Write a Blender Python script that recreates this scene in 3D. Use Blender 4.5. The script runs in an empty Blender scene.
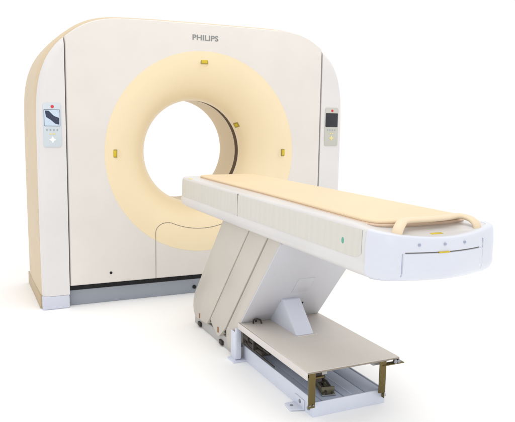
import bpy, bmesh, math, random
from mathutils import Vector, Matrix
random.seed(4)
C = bpy.context.scene.collection
PI = math.pi

# ---------------------------------------------------------------- materials
def lin(c):
    return tuple((v/255/12.92) if v/255 <= .04045 else ((v/255+.055)/1.055)**2.4 for v in c) + (1,)

def paint(name, rgb, rough=.42, bump=.02, scale=260, metal=0, mottle=.025, spec=.4, coat=0, dirt=0):
    """moulded plastic / powder-coated sheet: fine orange-peel, slight tonal mottle, optional scuffs"""
    m = bpy.data.materials.new(name); m.use_nodes = True
    n = m.node_tree.nodes; l = m.node_tree.links; b = n['Principled BSDF']
    tc = n.new('ShaderNodeTexCoord')
    big = n.new('ShaderNodeTexNoise'); big.inputs['Scale'].default_value = 3.1; big.inputs['Detail'].default_value = 5
    l.new(tc.outputs['Object'], big.inputs['Vector'])
    ramp = n.new('ShaderNodeMapRange'); ramp.inputs[1].default_value = .3; ramp.inputs[2].default_value = .7
    ramp.inputs[3].default_value = 1-mottle*2; ramp.inputs[4].default_value = 1+mottle*.6
    l.new(big.outputs[0], ramp.inputs[0])
    mul = n.new('ShaderNodeVectorMath'); mul.operation = 'SCALE'; mul.inputs[0].default_value = lin(rgb)[:3]
    l.new(ramp.outputs[0], mul.inputs['Scale'])
    src = mul.outputs[0]
    if dirt:
        dn = n.new('ShaderNodeTexNoise'); dn.inputs['Scale'].default_value = 14; dn.inputs['Detail'].default_value = 9; dn.inputs['Roughness'].default_value = .7
        l.new(tc.outputs['Object'], dn.inputs['Vector'])
        dr = n.new('ShaderNodeMapRange'); dr.inputs[1].default_value = .58; dr.inputs[2].default_value = .75; dr.inputs[3].default_value = 0; dr.inputs[4].default_value = dirt
        l.new(dn.outputs[0], dr.inputs[0])
        mx = n.new('ShaderNodeMix'); mx.data_type = 'RGBA'
        l.new(dr.outputs[0], mx.inputs[0]); l.new(src, mx.inputs[6]); mx.inputs[7].default_value = lin((120, 100, 78))
        src = mx.outputs[2]
    l.new(src, b.inputs['Base Color'])
    b.inputs['Metallic'].default_value = metal; b.inputs['Specular IOR Level'].default_value = spec
    b.inputs['Coat Weight'].default_value = coat; b.inputs['Coat Roughness'].default_value = .2
    rn = n.new('ShaderNodeMapRange'); rn.inputs[3].default_value = rough-.05; rn.inputs[4].default_value = rough+.07
    l.new(big.outputs[0], rn.inputs[0]); l.new(rn.outputs[0], b.inputs['Roughness'])
    if bump:
        f = n.new('ShaderNodeTexNoise'); f.inputs['Scale'].default_value = scale; f.inputs['Detail'].default_value = 2
        l.new(tc.outputs['Object'], f.inputs['Vector'])
        bp = n.new('ShaderNodeBump'); bp.inputs['Strength'].default_value = bump; bp.inputs['Distance'].default_value = .003
        l.new(f.outputs[0], bp.inputs['Height']); l.new(bp.outputs[0], b.inputs['Normal'])
    return m

def ribbed(name, rgb):
    """greyish protective film with fine vertical ribs and a few wrinkles"""
    m = paint(name, rgb, .35, 0, mottle=.03)
    n = m.node_tree.nodes; l = m.node_tree.links; b = n['Principled BSDF']
    tc = n.new('ShaderNodeTexCoord'); mp = n.new('ShaderNodeMapping'); mp.inputs['Scale'].default_value = (1, 1, .12)
    l.new(tc.outputs['Object'], mp.inputs[0])
    w = n.new('ShaderNodeTexWave'); w.bands_direction = 'Y'; w.inputs['Scale'].default_value = 7
    w.inputs['Distortion'].default_value = 4.5; w.inputs['Detail'].default_value = 3; w.inputs['Detail Scale'].default_value = 3
    l.new(mp.outputs[0], w.inputs[0])
    ns = n.new('ShaderNodeTexNoise'); ns.inputs['Scale'].default_value = 22; ns.inputs['Detail'].default_value = 6
    l.new(mp.outputs[0], ns.inputs['Vector'])
    ad = n.new('ShaderNodeMath'); ad.operation = 'ADD'; l.new(w.outputs['Fac'], ad.inputs[0]); l.new(ns.outputs[0], ad.inputs[1])
    bp = n.new('ShaderNodeBump'); bp.inputs['Strength'].default_value = .08; bp.inputs['Distance'].default_value = .005
    l.new(ad.outputs[0], bp.inputs['Height']); l.new(bp.outputs[0], b.inputs['Normal'])
    # the ribs are slightly darker in their valleys
    mx = n.new('ShaderNodeMix'); mx.data_type = 'RGBA'
    sc = n.new('ShaderNodeMath'); sc.operation = 'MULTIPLY'; sc.inputs[1].default_value = .14
    l.new(w.outputs['Fac'], sc.inputs[0]); l.new(sc.outputs[0], mx.inputs[0])
    mx.inputs[6].default_value = lin(rgb); mx.inputs[7].default_value = lin(tuple(min(255, v+16) for v in rgb))
    l.new(mx.outputs[2], b.inputs['Base Color'])
    return m

M = dict(
    floor=paint('white_paper_sweep', (253, 253, 253), .85, 0, mottle=0, spec=.1),
    panel=paint('panel_white', (221, 216, 210), .40, coat=.1),
    pillar=paint('pillar_white', (220, 217, 216), .38, coat=.1),
    foot=paint('pillar_foot_blue_white', (204, 207, 220), .45),
    side=paint('warm_light_side', (211, 191, 160), .48, mottle=.03),  # tan puts warm light from the left into the off-white sides
    cone=paint('cream_cone', (237, 219, 183), .36, mottle=.012, coat=.15),
    bore=paint('bore_cream', (218, 198, 162), .45, mottle=.012),
    band=paint('dark_band', (92, 72, 50), .7, spec=.2),
    side_low=paint('shaded_side_foot', (192, 171, 138), .5, mottle=.04),  # darker tan paints in shading low on the sides
    navy=paint('screen_navy', (38, 50, 78), .15, 0, spec=.6),
    cap_line=paint('cap_line', (160, 168, 190), .5),
    frame=paint('brown_grey_seam', (74, 66, 58), .6),
    screenb=paint('screen_bezel_blue', (70, 84, 112), .25, 0),
    dark=paint('black_gap', (22, 22, 26), .7),
    plinth=paint('grey_plinth', (152, 158, 168), .5),
    groove=paint('groove_grey', (150, 140, 128), .6),
    label=paint('yellow_label', (206, 180, 44), .35, 0),
    labelrim=paint('olive_label_rim', (160, 142, 62), .5, 0),
    text=paint('grey_lettering', (134, 136, 136), .4, 0),
    ctl=paint('pale_blue_fascia', (202, 211, 217), .35, 0),
    ctlr=paint('pale_grey_fascia', (192, 192, 184), .35, 0),
    red=paint('red_emblem', (205, 60, 70), .4, 0),
    screen=paint('screen_dark', (22, 26, 36), .1, 0, spec=.6),
    scrl=paint('screen_pale', (196, 212, 228), .15, 0, spec=.6),
    key=paint('key_grey', (160, 168, 176), .4, 0),
    keyy=paint('key_yellow', (228, 214, 150), .4, 0),
    keyw=paint('key_white', (244, 250, 246), .3, 0),
    body=paint('table_white', (215, 213, 212), .36, coat=.2),
    endc=paint('table_end_white', (213, 216, 226), .3, coat=.3),
    film=ribbed('film_grey', (207, 204, 196)),
    cushion=paint('cushion_apricot', (230, 207, 172), .55, .05, 700),
    cushedge=paint('cushion_welt_pink', (220, 195, 172), .6, .05, 700),
    handle=paint('handle_cream', (230, 210, 180), .42),
    green=paint('green_emblem', (96, 168, 146), .4, 0),
    cover=paint('cover_warm_light', (199, 193, 183), .42, dirt=.08),  # beige tint carries the warm light on the left faces
    front=paint('front_cool_light', (202, 202, 207), .42, dirt=.06),  # bluish tint carries the cool light from the front
    deck=paint('deck_shaded', (209, 202, 193), .42, dirt=.08),  # beige paints in the dimming under the table; lips stay paler
    lip=paint('deck_lip', (216, 210, 206), .45),
    brace=paint('brace_white', (214, 218, 230), .42),
    pan=paint('pan_cool_light', (212, 217, 230), .45, dirt=.08),  # blue tint stands in for cool light on the front faces
    panin=paint('pan_grey_blue', (176, 186, 206), .45, dirt=.15),
    rail=paint('rail_grey', (186, 184, 182), .5, dirt=.15),
    brass=paint('zinc_yellow', (112, 98, 58), .38, .1, 120, metal=.7, mottle=.15, dirt=.35),
    steel=paint('steel', (150, 152, 156), .35, .05, metal=.9),
    grime=paint('oily_dark', (52, 46, 40), .45, .4, 90, mottle=.2),
    greasy=paint('greased_metal', (112, 108, 88), .35, .5, 90, metal=.5, mottle=.3),
    brown=paint('brown_screw', (140, 92, 44), .5, 0),
)

# ---------------------------------------------------------------- mesh helpers
def obj(name, bm, mat, parent=None, angle=32):
    bmesh.ops.recalc_face_normals(bm, faces=bm.faces)
    me = bpy.data.meshes.new(name); bm.to_mesh(me); bm.free()
    me.materials.append(M[mat]); me.shade_smooth(); me.set_sharp_from_angle(angle=math.radians(angle))
    o = bpy.data.objects.new(name, me); C.objects.link(o)
    if parent: o.parent = parent; 
    return o

def empty(name, label, cat, group=None):
    o = bpy.data.objects.new(name, None); C.objects.link(o); o['label'] = label; o['category'] = cat
    o.empty_display_size = .1
    if group: o['group'] = group
    return o

def join(bm, t):
    me = bpy.data.meshes.new('tmp'); t.to_mesh(me); t.free(); bm.from_mesh(me); bpy.data.meshes.remove(me)

def bev(t, w, seg=2, ang=30):
    if w <= 0: return
    es = [e for e in t.edges if len(e.link_faces) == 2 and e.calc_face_angle(0) > math.radians(ang)]
    bmesh.ops.bevel(t, geom=es, offset=w, segments=seg, profile=.5, affect='EDGES', clamp_overlap=True)

def box(bm, lo, hi, b=.002, mat=None):
    t = bmesh.new(); bmesh.ops.create_cube(t, size=1)
    for v in t.verts:
        v.co = Vector([lo[i] + (v.co[i]+.5)*(hi[i]-lo[i]) for i in range(3)])
    bev(t, b)
    if mat: t.transform(mat)
    join(bm, t)

def prism(bm, pts, axis, a, b_, bevel=.002, seg=2):
    """pts: 2D outline; axis 'x': pts are (y,z); 'y': pts are (x,z); 'z': pts are (x,y)"""
    def P(p, h):
        return {'x': (h, p[0], p[1]), 'y': (p[0], h, p[1]), 'z': (p[0], p[1], h)}[axis]
    t = bmesh.new()
    A = [t.verts.new(P(p, a)) for p in pts]; B = [t.verts.new(P(p, b_)) for p in pts]
    t.faces.new(A); t.faces.new(B[::-1])
    for i in range(len(pts)):
        j = (i+1) % len(pts); t.faces.new((A[i], B[i], B[j], A[j]))
    bmesh.ops.recalc_face_normals(t, faces=t.faces)
    bev(t, bevel, seg)
    join(bm, t)

def tube(bm, pts, r, seg=10, closed=False, flat=1):
    pts = [Vector(p) for p in pts]; n = len(pts); rings = []
    up = Vector((0, 0, 1))
    for i, p in enumerate(pts):
        a = pts[max(i-1, 0)] if not closed else pts[i-1]; b = pts[min(i+1, n-1)] if not closed else pts[(i+1) % n]
        d = (b-a).normalized()
        u = d.cross(up)
        if u.length < .1: u = d.cross(Vector((0, 1, 0)))
        u.normalize(); v = d.cross(u).normalized()
        rings.append([bm.verts.new(p + u*math.cos(k*2*PI/seg)*r + v*math.sin(k*2*PI/seg)*r*flat) for k in range(seg)])
    for i in range(n if closed else n-1):
        A = rings[i]; B = rings[(i+1) % n]
        for k in range(seg):
            bm.faces.new((A[k], A[(k+1) % seg], B[(k+1) % seg], B[k]))
    if not closed:
        bm.faces.new(rings[0]); bm.faces.new(rings[-1])

def cyl(bm, c, r, h, axis='y', seg=24, b=.001):
    t = bmesh.new(); bmesh.ops.create_cone(t, cap_ends=True, segments=seg, radius1=r, radius2=r, depth=h)
    bev(t, b, 2, 50)
    if axis == 'y': t.transform(Matrix.Rotation(PI/2, 4, 'X'))
    if axis == 'x': t.transform(Matrix.Rotation(PI/2, 4, 'Y'))
    t.transform(Matrix.Translation(c)); join(bm, t)

def chaikin(p, k=3, closed=True):
    for _ in range(k):
        q = []
        n = len(p)
        rng = range(n) if closed else range(n-1)
        if not closed: q.append(p[0])
        for i in rng:
            a = p[i]; b = p[(i+1) % n]
            q.append(tuple(.75*a[j]+.25*b[j] for j in range(len(a)))); q.append(tuple(.25*a[j]+.75*b[j] for j in range(len(a))))
        if not closed: q.append(p[-1])
        p = q
    return p

def rrect(x0, x1, z0, z1, r, n=6):
    pts = []
    for cx, cz, a0 in ((x1-r, z1-r, 0), (x0+r, z1-r, 90), (x0+r, z0+r, 180), (x1-r, z0+r, 270)):
        for k in range(n+1):
            a = math.radians(a0+90*k/n); pts.append((cx+r*math.cos(a), cz+r*math.sin(a)))
    return pts

# ================================================================ THE SETTING
bm = bmesh.new()
vs = [bm.verts.new(p) for p in ((-60, -30, 0), (60, -30, 0), (60, 90, 0), (-60, 90, 0))]; bm.faces.new(vs)
fl = obj('floor', bm, 'floor'); fl['kind'] = 'structure'

# ================================================================ GANTRY
ZC = .963; S = .886; RC = .66; RT = .35
gantry = empty('ct_scanner_gantry', 'tall white scanner ring unit with cream funnel opening and sides tinted for warm light, behind the patient table', 'medical scanner')

half = [(1.050, 0), (1.053, .35), (1.055, .70), (1.055, 1.0), (1.054, 1.2), (1.045, 1.365), (1.008, 1.50), (.948, 1.60), (.880, 1.666), (.787, 1.733), (.685, 1.772), (.57, 1.789), (.30, 1.7945)]
halfr = [(1.066, 0), (1.070, .35), (1.074, .70), (1.076, 1.0), (1.076, 1.2), (1.068, 1.375), (1.032, 1.52), (0.972, 1.622), (0.885, 1.688), (0.787, 1.750), (0.685, 1.783), (0.570, 1.796), (0.300, 1.7965)]
left = chaikin(half, 2, False); right = chaikin(halfr, 2, False)
OUT = right + [(0, 1.7965)] + [(-x, z) for x, z in left[::-1]]      # open outline from right foot over the top to left foot
def out_at(theta):
    """distance from the ring centre to the outline (closed along z=0) in direction theta"""
    d = (math.cos(theta), math.sin(theta)); best = None
    P = OUT + [OUT[0]]
    for i in range(len(P)-1):
        ax, az = P[i][0], P[i][1]-ZC; ex, ez = P[i+1][0]-P[i][0], P[i+1][1]-P[i][1]
        det = d[0]*(-ez)+ex*d[1]
        if abs(det) < 1e-9: continue
        t = (ax*(-ez)+ex*az)/det; s = (d[0]*az-d[1]*ax)/det
        if t > 0 and -1e-6 <= s <= 1+1e-6 and (best is None or t < best): best = t
    return best

# --- side shell (tan painted in for warm light): loft of outlines from the front to the back, then the back face round the rear funnel
def grow(pts, g, f=0):
    """offset the open outline outward by g, by g+f over the shoulders and top"""
    out = []; n = len(pts)
    for i, (x, z) in enumerate(pts):
        a = Vector(pts[max(i-1, 0)]); b = Vector(pts[min(i+1, n-1)]); t = (b-a).normalized()
        k = max(0, min(1, (z-1.15)/.45)); k = k*k*(3-2*k)
        d = g+f*k; out.append((x+t.y*d, max(0, z-t.x*d)))
    return out
bm = bmesh.new()
rings = []
for y, g, f in ((.052, -.030, 0), (.052, -.0105, 0), (.0525, -.004, 0), (.054, .0, .0), (.062, .003, .006), (.10, .005, .014), (.18, .006, .014), (.35, .007, .012), (.5, .008, .008), (.70, .006, .004), (.735, .002, .002), (.752, -.008, .0), (.757, -.025, 0)):
    rings.append([bm.verts.new((x, y, z)) for x, z in grow(OUT, g, f)])
for A, B in zip(rings, rings[1:]):
    for i in range(len(A)-1): bm.faces.new((A[i], A[i+1], B[i+1], B[i]))
obj('side_shell', bm, 'side', gantry)
# foot strip of the shell, proud; its darker tan paints in shading
for s in (-1, 1):
    bm = bmesh.new(); x0, x1 = sorted((s*1.035, s*1.0625))
    box(bm, (x0, .0512, 0), (x1, .75, .084), .004); obj('side_foot', bm, 'side_low', gantry)

# --- front panel: star-shaped grid from the circle to the outline, clipped at the seams and the bottom
def panel_r(theta, inset=0):
    c, s = math.cos(theta), math.sin(theta)
    r = out_at(theta)-inset
    if abs(c) > 1e-6: r = min(r, (S-.003-inset)/abs(c))
    if s < 0: r = min(r, (ZC-.138-inset)/(-s))
    return r
angs = sorted(set([i*2*PI/480 for i in range(480)] +
    [math.atan2(.138-ZC, S-.003), math.atan2(.138-ZC, -(S-.003))] +
    [math.atan2(1.662-ZC, S-.003), math.atan2(1.662-ZC, -(S-.003))]))
angs = sorted(set(a % (2*PI) for a in angs))
def radial(bm, rows):
    R = []
    for fn in rows:
        R.append([bm.verts.new(fn(a)) for a in angs])
    n = len(angs)
    for A, B in zip(R, R[1:]):
        for i in range(n): bm.faces.new((A[i], A[(i+1) % n], B[(i+1) % n], B[i]))
def circ(r, y): return lambda a: (r*math.cos(a), y, ZC+r*math.sin(a))
def pan_(ins, y): return lambda a: (panel_r(a, ins)*math.cos(a), y, ZC+panel_r(a, ins)*math.sin(a))
bm = bmesh.new()
radial(bm, [circ(RC+.0002, .012), circ(RC+.0004, .0004), circ(RC+.0010, 0), circ(RC+.03, 0), pan_(.012, 0), pan_(.0055, .001), pan_(.0018, .0045), pan_(0, .010), pan_(0, .05)])
front_panel = obj('front_panel', bm, 'panel', gantry)
# backing behind the seams, coloured dark to deepen their shade
bm = bmesh.new()
def fr(ins, y):
    def f(a):
        r = out_at(a)-ins
        if math.sin(a) < 0: r = min(r, (ZC-.147)/(-math.sin(a)))
        return (r*math.cos(a), y, ZC+r*math.sin(a))
    return f
radial(bm, [circ(RC+.0, .0315), fr(.028, .0315), fr(.028, .05)])
obj('seam_backing', bm, 'frame', gantry)

bm = bmesh.new(); box(bm, (-.883, .0545, .05), (.883, .075, .14), 0); obj('panel_gap', bm, 'dark', gantry)  # solid black block paints in the shade of the gap
# --- cone (trumpet funnel), dark band, bore tube, rear funnel
def lathe(bm, prof, n=192):
    R = [[bm.verts.new((r*math.cos(k*2*PI/n), y, ZC+r*math.sin(k*2*PI/n))) for k in range(n)] for r, y in prof]
    for A, B in zip(R, R[1:]):
        for k in range(n): bm.faces.new((A[k], A[(k+1) % n], B[(k+1) % n], B[k]))
def cone_y(r):
    u = max(0, min(1, (RC-r)/(RC-RT)))
    return .248*(.72*(1-math.sqrt(max(0, 1-u*u)))+.28*u**1.6)
prof = [(RC+.0008, .012), (RC+.0008, .0008), (RC-.0012, -.0006)]
for k in range(1, 49):
    u = math.sin(k/48*PI/2); r = RC-.002-(RC-.002-RT)*u; prof.append((r, .0005+cone_y(r)))
bm = bmesh.new(); lathe(bm, prof); cone = obj('funnel', bm, 'cone', gantry)
bm = bmesh.new(); lathe(bm, [(RT+.0005, .2485), (RT+.002, .262), (RT+.004, .316), (RT+.012, .316)]); obj('bore_band', bm, 'band', gantry)
bm = bmesh.new(); lathe(bm, [(RT+.012, .315), (RT+.008, .317), (RT+.010, .45), (RT+.010, .60), (RT+.012, .628), (RT+.03, .66), (RT+.08, .70), (RT+.16, .735), (RT+.25, .757)]); obj('bore_tube', bm, 'bore', gantry)
bm = bmesh.new()
def sh(ins, y):
    def f(a):
        r = out_at(a)-ins; return (r*math.cos(a), y, ZC+r*math.sin(a))
    return f
radial(bm, [circ(RT+.25, .757), sh(.026, .757)]); obj('rear_panel', bm, 'side', gantry)
# laser window low on the funnel at two o'clock
t_ = math.radians(31)
bm = bmesh.new()
c_ = Vector((.363*math.cos(t_), cone_y(.363)-.002, ZC+.363*math.sin(t_)))
mt = Matrix.Translation(c_) @ Matrix.Rotation(-t_, 4, 'Y') @ Matrix.Rotation(math.radians(-62), 4, 'Z')
box(bm, (-.022, -.003, -.018), (.022, .003, .018), .002, mt)
lw = obj('laser_window', bm, 'labelrim', gantry)
bm = bmesh.new(); box(bm, (-.012, -.0048, -.010), (.012, -.0032, .010), .0005, mt); obj('window_pane', bm, 'label', lw)

# --- markers: yellow labels in a shallow pale recess
def marker(ang):
    a = math.radians(ang); r = .597
    mt = Matrix.Translation((r*math.cos(a), cone_y(r)-.0005, ZC+r*math.sin(a))) @ Matrix.Rotation(math.radians(90-ang), 4, 'Y') @ Matrix.Rotation(math.radians(-5), 4, 'X')
    bm = bmesh.new(); box(bm, (-.025, -.0012, -.017), (.025, .006, .017), .001, mt); o = obj('position_marker', bm, 'labelrim', gantry)
    bm = bmesh.new(); box(bm, (-.019, -.0018, -.0115), (.019, -.0008, .0115), .0003, mt); obj('marker_face', bm, 'label', o)
    bm = bmesh.new()                                                   # moulded lip below it
    pts = [(.030*math.cos(t), -.0005, -.020+.024*math.sin(t)) for t in [PI*k/16+PI for k in range(17)]]
    tt = bmesh.new(); tube(tt, pts, .0016, 6); tt.transform(mt); join(bm, tt); obj('marker_lip', bm, 'cone', o)
for a in (90, 180, 0): marker(a)

# --- service cover seam: arc r=.51 crossing the funnel, dropping at x=-.336
def surf(x, z, off=0):
    r = math.hypot(x, z-ZC); return (x, (cone_y(r) if r < RC else 0)+off, z)
pth = [(-.336, .140), (-.336, .2), (-.336, .28), (-.336, .36), (-.336, .42)]
pth += chaikin([(-.336, .42), (-.334, .462), (-.305, .492), (-.265, .503), (-.229, .500)], 2, False)
for k in range(1, 30):
    a = math.radians(-116.7+(k/30)*53.4); pth.append((.513*math.cos(a), ZC+.513*math.sin(a)))
pth += [(-x, z) for x, z in (chaikin([(-.336, .42), (-.334, .462), (-.305, .492), (-.265, .503), (-.229, .500)], 2, False))[::-1]]
pth += [(.336, .36), (.336, .28), (.336, .2), (.336, .140)]
dense = []
for (x0, z0), (x1, z1) in zip(pth, pth[1:]):
    for k in range(3): dense.append((x0+(x1-x0)*k/3, z0+(z1-z0)*k/3))
bm = bmesh.new(); tube(bm, [surf(x, z, .0004) for x, z in dense], .0023, 6)
obj('cover_seam', bm, 'groove', gantry, 80)
# lock hole on the panel
bm = bmesh.new(); cyl(bm, (-.632, -.001, .203), .0085, .006, 'y'); obj('lock', bm, 'dark', gantry)

# --- end covers left and right (white), with a foot
def end_cover(s):
    pts = right if s > 0 else left
    # outline of the pillar: seam line, then down the outside
    top = [p for p in pts if p[0] >= S+.004]
    zt = None
    for (x0, z0), (x1, z1) in zip(pts, pts[1:]):
        if x1 <= S+.004 <= x0: zt = z0+(z1-z0)*(x0-(S+.004))/(x0-x1)
    # arc from the foot up the outside to the seam; its front edge rolls back in a wide radius
    arc = [(pts[0][0], .0856)]+[p for p in pts if p[1] > .1 and p[0] >= S+.004]+[(S+.004, zt)]
    def rolled(d):
        o = []
        for i, (x, z) in enumerate(arc):
            a = Vector(arc[max(i-1, 0)]); b = Vector(arc[min(i+1, len(arc)-1)]); t = (b-a).normalized()
            nx, nz = t.y, -t.x; qx, qz = x-nx*d, z-nz*d
            if i == len(arc)-1: qx = x; qz = z-d*1.35
            if i == 0: qz = z
            o.append((max(qx, S+.004), qz))
        return [(S+.004, .0856)]+o
    bm = bmesh.new(); rr = .046; RG = []
    for k in range(9):
        a = math.radians(90*k/8); RG.append((rr*.9*(1-math.sin(a)), rr*(1-math.cos(a))))
    RG.append((0, .0515))
    VV = [[bm.verts.new((s*x, y, z)) for x, z in rolled(d)] for d, y in RG]
    bm.faces.new(VV[0]); bm.faces.new(VV[-1])
    for A, B in zip(VV, VV[1:]):
        for i in range(len(A)): bm.faces.new((A[i], B[i], B[(i+1) % len(A)], A[(i+1) % len(A)]))
    o = obj('end_cover', bm, 'pillar', gantry)
    bm = bmesh.new()
    xo = pts[0][0]
    poly = [(S+.004, 0), (xo+.002, 0), (xo+.003, .085), (S+.004, .085)]
    poly = [(s*x, z) for x, z in poly]
    if s < 0: poly = poly[::-1]
    prism(bm, poly, 'y', -.002, .0505, .010, 5)
    obj('cover_foot', bm, 'foot', o)
    return o
ec = [end_cover(-1), end_cover(1)]
# grey plinth between the pillars
bm = bmesh.new(); box(bm, (-.884, .049, .0), (.884, .70, .098), .004)
pl = obj('plinth', bm, 'plinth', gantry)
bm = bmesh.new(); cyl(bm, (-.052, .046, .043), .013, .012, 'y'); obj('cable_port', bm, 'dark', pl)

# --- lettering
cu = bpy.data.curves.new('lettering', 'FONT'); cu.body = 'PHILIPS'; cu.size = .058; cu.extrude = .0008; cu.offset = .0011; cu.align_x = 'CENTER'; cu.align_y = 'CENTER'; cu.space_character = 1.02
tmp = bpy.data.objects.new('tmp_text', cu); C.objects.link(tmp)
bpy.context.view_layer.update()
me = bpy.data.meshes.new_from_object(tmp.evaluated_get(bpy.context.evaluated_depsgraph_get()))
bpy.data.objects.remove(tmp); bpy.data.curves.remove(cu)
xs = [v.co.x for v in me.vertices]; w = max(xs)-min(xs); k = .178/w
me.transform(Matrix.Translation((0.0015, -.0008, 1.706)) @ Matrix.Rotation(PI/2, 4, 'X') @ Matrix.Diagonal((k, k*.84, 1, 1)))
me.materials.clear(); me.materials.append(M['text'])
lt = bpy.data.objects.new('lettering', me); C.objects.link(lt); lt.parent = gantry

# --- control panels on the end covers
def control(xc, zt, zb, left, par):
    hw = .052 if left else .056
    bm = bmesh.new(); prism(bm, rrect(xc-hw, xc+hw, zb, zt, .014), 'y', -.005, .002, .0018)
    p = obj('control_panel', bm, 'ctl' if left else 'ctlr', par)
    bm = bmesh.new(); cyl(bm, (xc+.002, -.0055, zt-.021), .0095, .003, 'y'); obj('stop_button', bm, 'red', p)
    sx0, sx1, sz0, sz1 = xc-hw+.006, xc+hw-.008, zt-.135, zt-.040
    bm = bmesh.new(); prism(bm, rrect(sx0-.002, sx1+.002, sz0-.002, sz1+.002, .005), 'y', -.0068, -.003, .0008); sc = obj('screen_bezel', bm, 'screenb' if left else 'screen', p)
    if left:
        bm = bmesh.new(); prism(bm, rrect(sx0+.001, sx1-.001, sz0+.001, sz1-.001, .002), 'y', -.0074, -.006, 0); obj('screen_image', bm, 'scrl', sc)
        bm = bmesh.new()
        W = sx1-sx0; H = sz1-sz0
        f = lambda u, v: (sx0+u*W, sz0+v*H)
        prism(bm, [f(.05, .95), f(.3, .93), f(.62, .62), f(.95, .5), f(.95, .08), f(.72, .12), f(.40, .38), f(.12, .55)], 'y', -.0079, -.007, 0)
        obj('screen_dark_shape', bm, 'navy', sc)  # dark diagonal of the screen image
    for k in range(4):
        bm = bmesh.new(); x = xc-.032+k*.020; box(bm, (x-.004, -.0072, zt-.164), (x+.004, -.004, zt-.153), .001); obj('key', bm, 'key', p)
    for k in range(2):
        bm = bmesh.new(); x = xc-.010+k*.018; box(bm, (x-.006, -.0072, zt-.187), (x+.006, -.004, zt-.178), .001); obj('key', bm, 'keyy', p)
    bm = bmesh.new()
    st = []
    for k in range(16):
        rr = .022 if k % 4 == 0 else (.013 if k % 2 else .010); a = k*2*PI/16; st.append((xc+rr*math.cos(a), zt-.217+rr*math.sin(a)))
    prism(bm, st, 'y', -.0075, -.004, .0008)
    obj('navigation_key', bm, 'keyw' if left else 'keyy', p)  # pale star shape stands in for the key's glow
control(-.968, 1.266, 1.005, True, ec[0])
control(.978, 1.283, 1.010, False, ec[1])

# ================================================================ PATIENT TABLE
XT = -.063
table = empty('patient_table', 'long white patient couch with apricot pad on slanted lifting base tinted for warm light', 'patient table')

# --- table body: plan outline, counter-clockwise, lofted through heights
BX = -.060; HW = .260
plan = [(HW, -2.10), (HW, -2.30), (HW-.002, -2.355), (HW-.028, -2.388), (.17, -2.405), (.09, -2.428), (0, -2.440),
        (-.09, -2.430), (-.17, -2.410), (-HW+.04, -2.388), (-HW+.006, -2.350), (-HW, -2.29), (-HW, -2.10), (-HW, -1.6), (-HW, -1.1), (-HW, -.62), (-HW, -.50), (-HW+.010, -.425), (-HW+.055, -.392),
        (-.1, -.388), (.1, -.388), (HW-.055, -.392), (HW-.010, -.425), (HW, -.50), (HW, -.62), (HW, -1.1), (HW, -1.6)]
plan = [(BX+x, y) for x, y in plan[::-1]]
plan = chaikin(plan, 3)
def inset(pts, d):
    n = len(pts); o = []
    for i in range(n):
        a = Vector(pts[i-1]); b = Vector(pts[(i+1) % n]); t = (b-a).normalized(); o.append((pts[i][0]+t.y*d, pts[i][1]-t.x*d))
    return o
# make sure the inset goes inwards
q = inset(plan, .02)
SG = 1 if abs(q[0][0]-BX) < abs(plan[0][0]-BX) or max(p[0] for p in q) < max(p[0] for p in plan) else -1
ZB, ZT = .677, .850
def smooth(a, b, x):
    t = max(0, min(1, (x-a)/(b-a))); return t*t*(3-2*t)
def topdrop(x, y, z):
    k = max(0, (z-ZB)/(ZT-ZB)); u = min(1, abs(x-BX)/.26)
    return z - k*k*smooth(-2.20, -2.42, y)*(.006+.022*(1-u**2))
lev = [(ZB, .070), (ZB+.001, .045), (ZB+.006, .024), (ZB+.016, .009), (ZB+.030, .002), (ZB+.040, 0), (ZB+.048, .0), (ZB+.054, .002), (ZB+.059, .005), (ZB+.063, .0068),
       (ZB+.12, .007), (ZT-.014, .0085), (ZT-.007, .0105), (ZT-.002, .015), (ZT, .021), (ZT, .028), (ZT, .030)]
caplev = [(z, d) if z <= ZB+.049 else ((z, min(d, .0008)) if z < ZT-.02 else (z, d-.004 if d < .02 else d)) for z, d in lev] + [(ZT-.004, .033)]
bm = bmesh.new()
R = []
for z, d in lev:
    R.append([bm.verts.new((x, y, topdrop(x, y, z))) for x, y in inset(plan, d*SG)])
n = len(plan)
for A, B in zip(R, R[1:]):
    for i in range(n): bm.faces.new((A[i], A[(i+1) % n], B[(i+1) % n], B[i]))
bm.faces.new(R[0]); bm.faces.new(R[-1])
top = obj('tabletop', bm, 'body', table, 40)
def face_pt(x, z, off=0):
    """point on the front end of the table body at x and height z"""
    d = .0
    for (z0, d0), (z1, d1) in zip(caplev, caplev[1:15]):
        if z0 <= z <= z1 and z1 > z0: d = d0+(d1-d0)*(z-z0)/(z1-z0)
    fr_ = sorted([p for p in inset(plan, d*SG) if p[1] < -2.30])
    for (x0, y0), (x1, y1) in zip(fr_, fr_[1:]):
        if x0 <= x <= x1 and x1 > x0: return Vector((x, y0+(y1-y0)*(x-x0)/(x1-x0)-off, z))
    return Vector((x, -2.38-off, z))
def patch(bm, x0, x1, zf0, zf1, off, nx=24, nz=5, thick=.004):
    """thin curved plate lying on the front end between two height functions"""
    F = []
    for j in range(nz+1):
        row = []
        for i in range(nx+1):
            x = x0+(x1-x0)*i/nx; z = zf0(x)+(zf1(x)-zf0(x))*j/nz
            row.append(bm.verts.new(face_pt(x, z, off)))
        F.append(row)
    Bk = [[bm.verts.new(v.co+Vector((0, thick, 0))) for v in row] for row in F]
    for G in (F, Bk):
        for j in range(nz):
            for i in range(nx): bm.faces.new((G[j][i], G[j][i+1], G[j+1][i+1], G[j+1][i]))
    def strip(a, b):
        for i in range(len(a)-1): bm.faces.new((a[i], a[i+1], b[i+1], b[i]))
    strip(F[0], Bk[0]); strip(F[-1], Bk[-1]); strip([r[0] for r in F], [r[0] for r in Bk]); strip([r[-1] for r in F], [r[-1] for r in Bk])

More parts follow.
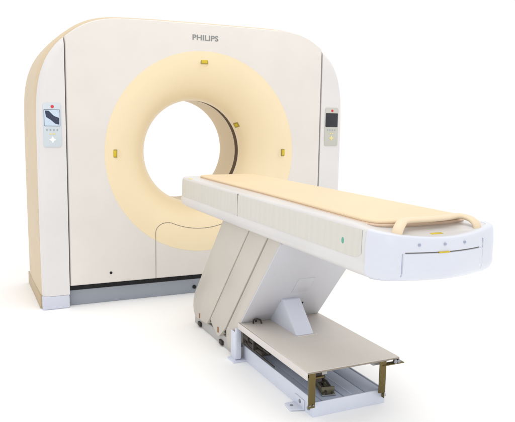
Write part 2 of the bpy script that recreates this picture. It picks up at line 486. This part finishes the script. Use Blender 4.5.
# white moulded end cap, wrapping the last stretch of the body: same loft, slightly proud
bm = bmesh.new()
R = []
idx = [i for i, p in enumerate(plan) if p[1] < -2.318]
# keep them in running order
k0 = next(i for i in idx if (i-1) % n not in idx); idx = [(k0+k) % n for k in range(len(idx))]
for z, d in caplev:
    ins = inset(plan, (d-.0016)*SG); R.append([bm.verts.new((ins[i][0], ins[i][1], topdrop(ins[i][0], ins[i][1], z)+(.0016 if (z > ZT-.01 and d < .0325) else (-.0016 if z < ZB+.01 else 0)))) for i in idx])
for A, B in zip(R, R[1:]):
    for i in range(len(idx)-1): bm.faces.new((A[i], A[i+1], B[i+1], B[i]))
cap = obj('end_cap', bm, 'endc', table, 40)
# drawer front below the slot, the slot, three dots and labels
bm = bmesh.new(); patch(bm, -.232, .098, lambda x: .7015, lambda x: .7745, .0042); dr = obj('drawer_front', bm, 'endc', cap)
bm = bmesh.new(); patch(bm, -.226, .078, lambda x: .7765, lambda x: .7790, .0026, thick=.002); obj('slot', bm, 'frame', cap)
for x in (-.2345, .1005):
    zt_ = .7755 if x < 0 else .806
    bm = bmesh.new(); tube(bm, [face_pt(x, .700+(zt_-.700)*k/10, .0016) for k in range(11)], .0012, 6); obj('cap_seam', bm, 'cap_line', cap)
bm = bmesh.new(); patch(bm, -.112, -.072, lambda x: .7750, lambda x: .7800, .0062, 6, 2); obj('latch_label', bm, 'label', cap)
for x in (-.180, -.088, -.002):
    p = face_pt(x, .803, .002); bm = bmesh.new(); cyl(bm, p, .0048, .003, 'y', 16); obj('cap_screw', bm, 'cap_line', cap)
# step at the right end of the drawer
bm = bmesh.new(); box(bm, (-.024, -.007, 0), (.024, .007, .0012), .0003, Matrix.Translation((-.082, -2.385, .8282)) @ Matrix.Rotation(math.radians(8), 4, 'X')); obj('top_label', bm, 'label', cap)

# ribbed film panels on the long sides with a rounded near end, split by a slot
def lev_d(z):
    for (z0, d0), (z1, d1) in zip(lev, lev[1:]):
        if z1 > z0 and z0 <= z <= z1: return d0+(d1-d0)*(z-z0)/(z1-z0)
    return .0
fidx = [i for i, p in enumerate(plan) if p[1] > -2.306]
k0 = next(i for i in fidx if (i-1) % n not in fidx); fidx = [(k0+k) % n for k in range(len(fidx))]
# subdivide long runs so that the rounded near end resolves
bm = bmesh.new(); R = []
z0, z1 = ZB+.064, ZT-.012
for j in range(10):
    u = [-.001, 0, .06, .2, .4, .6, .8, .94, 1, 1.001][j]
    row = []
    for k, i in enumerate(fidx):
        e = min(k, len(fidx)-1-k)
        lift = (.018, .008, .003, .001)[e] if e < 4 else 0
        z = (z0+lift)+(z1-z0-lift)*min(1, max(0, u))
        off = .0018 if j in (0, 9) else (-.0010 if j > 1 and j < 8 else -.0006)
        p = inset(plan, (lev_d(z)+off)*SG)[i]; row.append(bm.verts.new((p[0], p[1], z)))
    R.append(row)
for A, B in zip(R, R[1:]):
    for i in range(len(fidx)-1): bm.faces.new((A[i], A[i+1], B[i+1], B[i]))
film = obj('side_film', bm, 'film', top)
x0 = BX-HW+.0075
bm = bmesh.new(); t = bmesh.new(); cyl(t, (0, 0, 0), .0085, .0008, 'x', 20, .0003); t.transform(Matrix.Translation((x0-.0014, -2.185, .785)) @ Matrix.Diagonal((1, .95, 1.35, 1))); join(bm, t)
obj('emblem', bm, 'green', film)
for sx in (x0, 2*BX-x0):
    bm = bmesh.new(); box(bm, (sx-.0022, -1.2825, .738), (sx+.0022, -1.2785, ZT-.006), .0006); obj('joint_slot', bm, 'groove', film)
bm = bmesh.new(); box(bm, (BX-HW+.016, -.60, ZT-.002), (BX-HW+.030, -.55, ZT+.0012), .0004); obj('rim_label', bm, 'keyy', top)

# --- pad with pink welt
def pad_plan(ins):
    w = .178-ins; cx = -.040; yf = -.50-ins; yn = -2.285+ins
    p = [(w, yn+.02), (w-.01, yn), (w*.6, yn-.018), (0, yn-.026), (-w*.7, yn-.020), (-w-.020, yn-.004), (-w-.040, yn+.03), (-w-.044, yn+.10), (-w-.018, -1.5), (-w-.014, yf-.03), (-w+.012, yf), (0, yf), (w-.03, yf), (w, yf-.03), (w, -1.4)]
    return chaikin([(cx+x, y) for x, y in p], 3)
def loft(bm, levels, fn, cap0=True, cap1=True):
    R = [[bm.verts.new((x, y, z)) for x, y in fn(d)] for z, d in levels]
    n = len(R[0])
    for A, B in zip(R, R[1:]):
        for i in range(n): bm.faces.new((A[i], A[(i+1) % n], B[(i+1) % n], B[i]))
    if cap0: bm.faces.new(R[0])
    if cap1: bm.faces.new(R[-1])
bm = bmesh.new(); loft(bm, [(.840, .004), (.8445, .0), (.848, -.0015), (.8515, .0), (.853, .003)], pad_plan); obj('pad_welt', bm, 'cushedge', table)
bm = bmesh.new(); loft(bm, [(.8525, .004), (.856, .0015), (.860, .002), (.8635, .006), (.866, .014), (.8675, .03), (.8685, .06), (.869, .10), (.869, .105)], pad_plan); obj('pad', bm, 'cushion', table, 60)

# --- hoop handle at the end of the pad
hp = [(-.236, -2.376, .826), (-.230, -2.372, .846), (-.205, -2.355, .862), (-.180, -2.332, .866), (-.14, -2.326, .8665), (-.06, -2.330, .8665), (.02, -2.320, .867), (.065, -2.303, .868), (.096, -2.314, .867), (.106, -2.346, .860), (.109, -2.366, .846), (.110, -2.372, .826)]
hp = chaikin(hp, 2, False)
bm = bmesh.new(); tube(bm, hp, .0185, 18, flat=.52); obj('handle', bm, 'handle', table, 60)

# --- lifting column: three nested slanted covers
XL, XR = -.283, .157
c1 = [(-1.352, .690), (-1.035, .690), (-.606, .192), (-.586, .150), (-.580, .110), (-.592, .074), (-.622, .052), (-.800, .064), (-.836, .095)]
c2 = [(-1.545, .690), (-1.360, .690), (-.858, .112), (-.872, .090), (-.955, .046), (-.984, .052), (-1.066, .118)]
c3 = [(-1.672, .690), (-1.556, .690), (-1.078, .118), (-1.085, .062), (-1.105, .035), (-1.150, .035), (-1.205, .10), (-1.235, .196), (-1.252, .206)]
bm = bmesh.new(); prism(bm, c1, 'x', XL, XR, .004); k1 = obj('rear_cover', bm, 'cover', table)
bm = bmesh.new(); prism(bm, c2, 'x', XL+.001, XR-.001, .004); k2 = obj('middle_cover', bm, 'cover', table)
bm = bmesh.new(); prism(bm, c3, 'x', XL+.002, XR-.002, .004); k3 = obj('lifting_column', bm, 'cover', table)
# dark core visible in the seams
core = [(-1.62, .66), (-1.10, .66), (-.64, .13), (-.65, .085), (-.80, .085), (-1.12, .09), (-1.20, .15)]
bm = bmesh.new(); prism(bm, core, 'x', XL+.012, XR-.012, 0); obj('column_core', bm, 'dark', table)
# front plate on the sloping front, tinted blue-grey for cool front light
v = Vector((0, -1.672+1.252, .690-.206)).normalized(); nrm = Vector((0, -v.z, v.y))
def fp(x, t, o=0):
    return Vector((x, -1.252, .206)) + v*t + nrm*(o)
if nrm.y > 0: nrm = -nrm
bm = bmesh.new(); L = .62
mt = Matrix.Translation(fp(0, 0, .0022)) @ Matrix(((1, 0, 0, 0), (0, v.y, nrm.y, 0), (0, v.z, nrm.z, 0), (0, 0, 0, 1)))
box(bm, (XL+.004, .0, -.0045), (XR-.004, L, .0035), .0015, mt); plate = obj('front_plate', bm, 'front', k3)
bm = bmesh.new(); box(bm, (-.085, .235, .0032), (.0, .345, .0055), .001, mt); obj('access_cover', bm, 'front', plate)
bm = bmesh.new(); box(bm, (-.118, .165, .003), (-.022, .172, .0056), .001, mt); obj('slot_edge', bm, 'groove', plate)
for x, t in ((.012, .135), (-.2, .012)):
    bm = bmesh.new(); cyl(bm, mt @ Vector((x, t, .006)), .005, .006, 'y', 12); obj('screw', bm, 'dark', plate)
# screws in the covers
for (y, z), par in (((-.688, .080), k1), ((-.972, .086), k2)):
    bm = bmesh.new(); box(bm, (XL-.002, y-.009, z-.017), (XL+.004, y+.006, z+.014), .003); obj('cover_screw', bm, 'brown', par)

# --- base: floor rail, deck, pan
bm = bmesh.new()
prism(bm, [(-.56, .0), (-.56, .05), (-1.02, .062), (-1.20, .062), (-1.20, 0)], 'x', XL+.020, XR-.020, .002)
base = obj('base_frame', bm, 'rail', table)
for y in (-.655, -.985):
    bm = bmesh.new(); box(bm, (XL+.008, y-.022, .006), (XL+.030, y+.022, .030), .004); obj('base_shoe', bm, 'grime', base)
PX0, PX1 = -.240, .114
bm = bmesh.new()                                                       # pan: floor + walls
box(bm, (PX0+.004, -1.895, .004), (PX1-.004, -1.16, .044), .001)
box(bm, (PX0, -1.899, 0), (PX1, -1.893, .062), .0012)
box(bm, (PX0, -1.893, 0), (PX0+.005, -1.14, .074), .0012)
box(bm, (PX1-.005, -1.893, 0), (PX1, -1.14, .062), .0012)
pan = obj('base_pan', bm, 'pan', table)
bm = bmesh.new()
box(bm, (PX0+.050, -1.889, .046), (PX0+.150, -1.15, .060), .003); box(bm, (PX0+.155, -1.889, .046), (PX0+.255, -1.15, .0605), .003); box(bm, (PX0+.260, -1.889, .046), (PX1-.010, -1.15, .060), .003)
obj('pan_lid', bm, 'panin', pan)
bm = bmesh.new(); box(bm, (PX0+.006, -1.885, .046), (PX0+.046, -1.15, .060), .002); obj('inner_rail', bm, 'panin', pan)
bm = bmesh.new(); box(bm, (-.050, -1.889, .0605), (-.047, -1.15, .0635), .0008); obj('pan_ridge', bm, 'pan', pan)
# deck plate
bm = bmesh.new()
dk = [( -.283, -1.922), (.163, -1.922), (.163, -1.236), (-.279, -1.236)]
t = bmesh.new()
def dz(x, y): return .2045 + (.010 if y > -1.5 and x < 0 else (-.004 if y > -1.5 else (.003 if x < 0 else .010)))*.0
A = [t.verts.new((x, y, .207+dz(x, y)-.2045)) for x, y in dk]; B = [t.verts.new((x, y, .201)) for x, y in dk]
t.faces.new(A); t.faces.new(B[::-1])
for i in range(4): t.faces.new((A[i], B[i], B[(i+1) % 4], A[(i+1) % 4]))
bmesh.ops.recalc_face_normals(t, faces=t.faces); bev(t, .0025); join(bm, t)
deck = obj('deck_plate', bm, 'deck', table)
bm = bmesh.new(); box(bm, (-.2845, -1.9225, .172), (-.2815, -1.237, .2035), .0008); obj('deck_lip', bm, 'lip', deck)
bm = bmesh.new(); box(bm, (.1615, -1.9225, .178), (.1645, -1.237, .2035), .0008); obj('deck_lip', bm, 'lip', deck)
bm = bmesh.new(); box(bm, (-.281, -1.9235, .1975), (.161, -1.920, .2035), .0005); obj('deck_front_edge', bm, 'groove', deck)
# clip on the deck
bm = bmesh.new(); tube(bm, [(-.226, -1.290, .209), (-.226, -1.292, .226), (-.210, -1.297, .232), (-.194, -1.305, .227), (-.190, -1.308, .209)], .0045, 6); obj('deck_clip', bm, 'grime', deck)
# wedge brace
BX0, BX1 = -.118, -.026
bm = bmesh.new(); prism(bm, [(-1.235, .206), (-1.362, .346), (-1.392, .340), (-1.530, .2075), (-1.510, .206)], 'x', BX0, BX1, .003); br = obj('wedge_brace', bm, 'brace', table)
bm = bmesh.new(); box(bm, (BX1+.001, -1.545, .2065), (BX1+.012, -1.53, .2095), .0005); box(bm, (BX0, -1.543, .2065), (BX1, -1.534, .2090), .0005); obj('brace_seam', bm, 'lip', br)
bm = bmesh.new(); box(bm, (XL+.05, -1.262, .207), (XR-.02, -1.250, .2095), .0005); obj('deck_hinge', bm, 'groove', deck)

# rear left bracket and foot flange
bm = bmesh.new(); box(bm, (-.290, -1.232, .012), (-.262, -1.214, .170), .003); box(bm, (-.292, -1.225, .004), (-.288, -1.17, .150), .001)
bk = obj('rear_bracket', bm, 'pan', table)
bm = bmesh.new(); box(bm, (-.308, -1.245, .0), (-.238, -1.165, .008), .002); obj('foot_flange', bm, 'pan', bk)
# dark mechanism under the deck, seen through the slot
bm = bmesh.new()
box(bm, (-.250, -1.44, .095), (-.20, -1.25, .120), .003)
cyl(bm, (-.248, -1.29, .140), .020, .06, 'y', 24)
cyl(bm, (-.250, -1.345, .142), .013, .05, 'y', 20)
box(bm, (-.268, -1.385, .110), (-.235, -1.372, .168), .002)
box(bm, (-.266, -1.265, .105), (-.235, -1.255, .165), .002)
cyl(bm, (-.250, -1.45, .138), .005, .14, 'y', 12)
for k in range(9): cyl(bm, (-.250, -1.395-.007*k, .138), .009, .003, 'y', 16, .0005)
tube(bm, [(-.262, -1.26, .150), (-.268, -1.30, .118), (-.262, -1.35, .104), (-.266, -1.41, .112), (-.255, -1.47, .100), (-.245, -1.56, .090)], .0035, 8)
obj('lift_mechanism', bm, 'grime', table)
bm = bmesh.new(); box(bm, (-.225, -1.88, .165), (-.165, -1.25, .198), .003); box(bm, (.06, -1.88, .165), (.11, -1.25, .198), .003); obj('deck_runner', bm, 'rail', table)
# greasy actuator end on the pan
bm = bmesh.new()
mt2 = Matrix.Translation((-.128, -1.795, .062)) @ Matrix.Rotation(math.radians(-14), 4, 'Z')
box(bm, (-.030, -.075, .0), (.030, .075, .006), .001, mt2)
pl2 = obj('actuator_bracket', bm, 'steel', pan)
bm = bmesh.new()
def gear(c, r, h, ax, teeth=14):
    cyl(bm, mt2 @ Vector(c), r, h, ax, 24, .0006)
    for k in range(teeth):
        a = k*2*PI/teeth; d = Vector((0, math.cos(a), math.sin(a))) if ax == 'x' else Vector((math.cos(a), 0, math.sin(a)))
        q = Vector(c)+d*r; box(bm, tuple(v-.0018 for v in q), tuple(v+.0018 for v in q), .0003, mt2)
gear((-.012, .045, .020), .015, .010, 'x'); gear((.004, .018, .017), .012, .009, 'x', 12); gear((-.006, -.030, .018), .013, .010, 'x')
cyl(bm, mt2 @ Vector((0, .01, .022)), .004, .13, 'y', 12)
cyl(bm, mt2 @ Vector((.018, -.01, .014)), .007, .08, 'y', 16); cyl(bm, mt2 @ Vector((.018, .052, .014)), .010, .03, 'y', 16)
box(bm, (-.028, -.062, .006), (.028, -.056, .034), .001, mt2); box(bm, (-.028, .070, .006), (.028, .076, .040), .001, mt2)
box(bm, (-.026, -.05, .006), (-.021, .065, .028), .001, mt2)
for p in ((-.02, -.07), (.02, -.07), (.024, .03), (-.018, .005)): cyl(bm, mt2 @ Vector((p[0], p[1], .009)), .0055, .006, 'z', 6, .0005)
obj('actuator_gears', bm, 'greasy', pl2)
bm = bmesh.new()
tube(bm, [mt2 @ Vector(p) for p in ((-.02, .07, .03), (-.005, .03, .04), (.01, -.01, .035), (.02, -.06, .02))], .005, 8)
tube(bm, [mt2 @ Vector(p) for p in ((.02, .07, .02), (-.01, .04, .045), (-.02, -.02, .03), (-.01, -.07, .015))], .004, 8)
obj('actuator_cable', bm, 'grime', pl2)
# zinc-yellow brackets at the front corners
bm = bmesh.new(); box(bm, (-.2745, -1.9205, .052), (-.2435, -1.9165, .196), .0008); box(bm, (-.2455, -1.9165, .05), (-.2425, -1.880, .196), .0008); box(bm, (-.270, -1.916, .170), (-.20, -1.85, .176), .001)
lb = obj('corner_bracket', bm, 'brass', table)
bm = bmesh.new(); box(bm, (-.236, -1.905, .150), (-.205, -1.80, .190), .003); cyl(bm, (-.22, -1.86, .155), .012, .03, 'x'); obj('roller', bm, 'grime', lb)
bm = bmesh.new(); box(bm, (.0655, -1.9205, .058), (.099, -1.9165, .201), .0008); box(bm, (.0960, -1.9165, .03), (.0990, -1.885, .201), .0008)
rb = obj('corner_bracket', bm, 'brass', table)
bm = bmesh.new(); box(bm, (.080, -1.925, .176), (.188, -1.898, .180), .0008); obj('bracket_arm', bm, 'brass', rb)
bm = bmesh.new(); cyl(bm, (.140, -1.9245, .190), .009, .012, 'y', 12); cyl(bm, (.160, -1.920, .188), .008, .012, 'y', 12); obj('roller', bm, 'steel', rb)
for p in ((-.268, -1.922, .064), (-.252, -1.922, .064)):
    bm = bmesh.new(); cyl(bm, p, .0035, .004, 'y', 12); obj('bolt', bm, 'steel', lb)
bm = bmesh.new(); cyl(bm, (.118, -1.885, .03), .008, .012, 'x', 12); obj('bolt', bm, 'steel', rb)
for y, z in ((-1.80, .030), (-1.868, .028)):
    bm = bmesh.new(); cyl(bm, (PX0-.003, y, z), .009, .008, 'x', 8, .002); obj('pan_bolt', bm, 'steel', pan)
# leg of the left bracket down to the pan corner and the levelling foot
bm = bmesh.new(); prism(bm, [(-.298, -1.815), (-.240, -1.835), (-.240, -1.752), (-.292, -1.752)], 'z', .002, .010, .002); box(bm, (-.2445, -1.835, .003), (-.2405, -1.752, .045), .001)
ft = obj('levelling_foot', bm, 'pan', table)
bm = bmesh.new(); cyl(bm, (-.276, -1.785, .011), .007, .003, 'z', 16); obj('foot_hole', bm, 'steel', ft)

# ================================================================ CAMERA (from the fit)
cam = bpy.data.cameras.new('camera'); co = bpy.data.objects.new('camera', cam); C.objects.link(co)
yaw, pitch, roll, f = .44259, .14149, .01756, 637.51687
Rv = Vector((math.cos(yaw), -math.sin(yaw), 0)); F0 = Vector((math.sin(yaw), math.cos(yaw), 0)); U0 = Vector((0, 0, 1))
F = F0*math.cos(pitch)-U0*math.sin(pitch); U = U0*math.cos(pitch)+F0*math.sin(pitch)
R2 = Rv*math.cos(roll)+U*math.sin(roll); U2 = -Rv*math.sin(roll)+U*math.cos(roll)
m = Matrix((R2, U2, -F)).transposed().to_4x4(); m.translation = (-1.49632, -3.99622, 1.18592)
co.matrix_world = m
cam.sensor_fit = 'HORIZONTAL'; cam.sensor_width = 36; cam.lens = 36*f/515; cam.clip_end = 400; cam.clip_start = .02
bpy.context.scene.camera = co

# ================================================================ LIGHT: white studio, overhead and frontal soft boxes
w = bpy.data.worlds.new('World'); bpy.context.scene.world = w; w.use_nodes = True
w.node_tree.nodes['Background'].inputs[0].default_value = (1, 1, 1, 1); w.node_tree.nodes['Background'].inputs[1].default_value = 1.05
def area(name, loc, target, size, power, col):
    l = bpy.data.lights.new(name, 'AREA'); l.shape = 'RECTANGLE'; l.size = size[0]; l.size_y = size[1]; l.energy = power; l.color = col
    o = bpy.data.objects.new(name, l); C.objects.link(o); o.location = loc
    o.rotation_euler = (Vector(target)-Vector(loc)).to_track_quat('-Z', 'Y').to_euler(); return o
area('overhead_softbox', (0, -1.0, 5.0), (0, -1.0, 0), (4, 4), 60, (1, .97, .92))
area('top_front_softbox', (-.3, -2.6, 3.7), (-.1, 0, 1.7), (1.6, 1.2), 9, (1, .97, .93))
area('front_softbox', (-3.0, -8.5, 2.6), (0, -.5, .8), (3, 2.5), 34, (.88, .93, 1))

sc = bpy.context.scene
sc.view_settings.view_transform = 'Standard'; sc.view_settings.look = 'None'; sc.view_settings.gamma = 1; sc.view_settings.exposure = 0
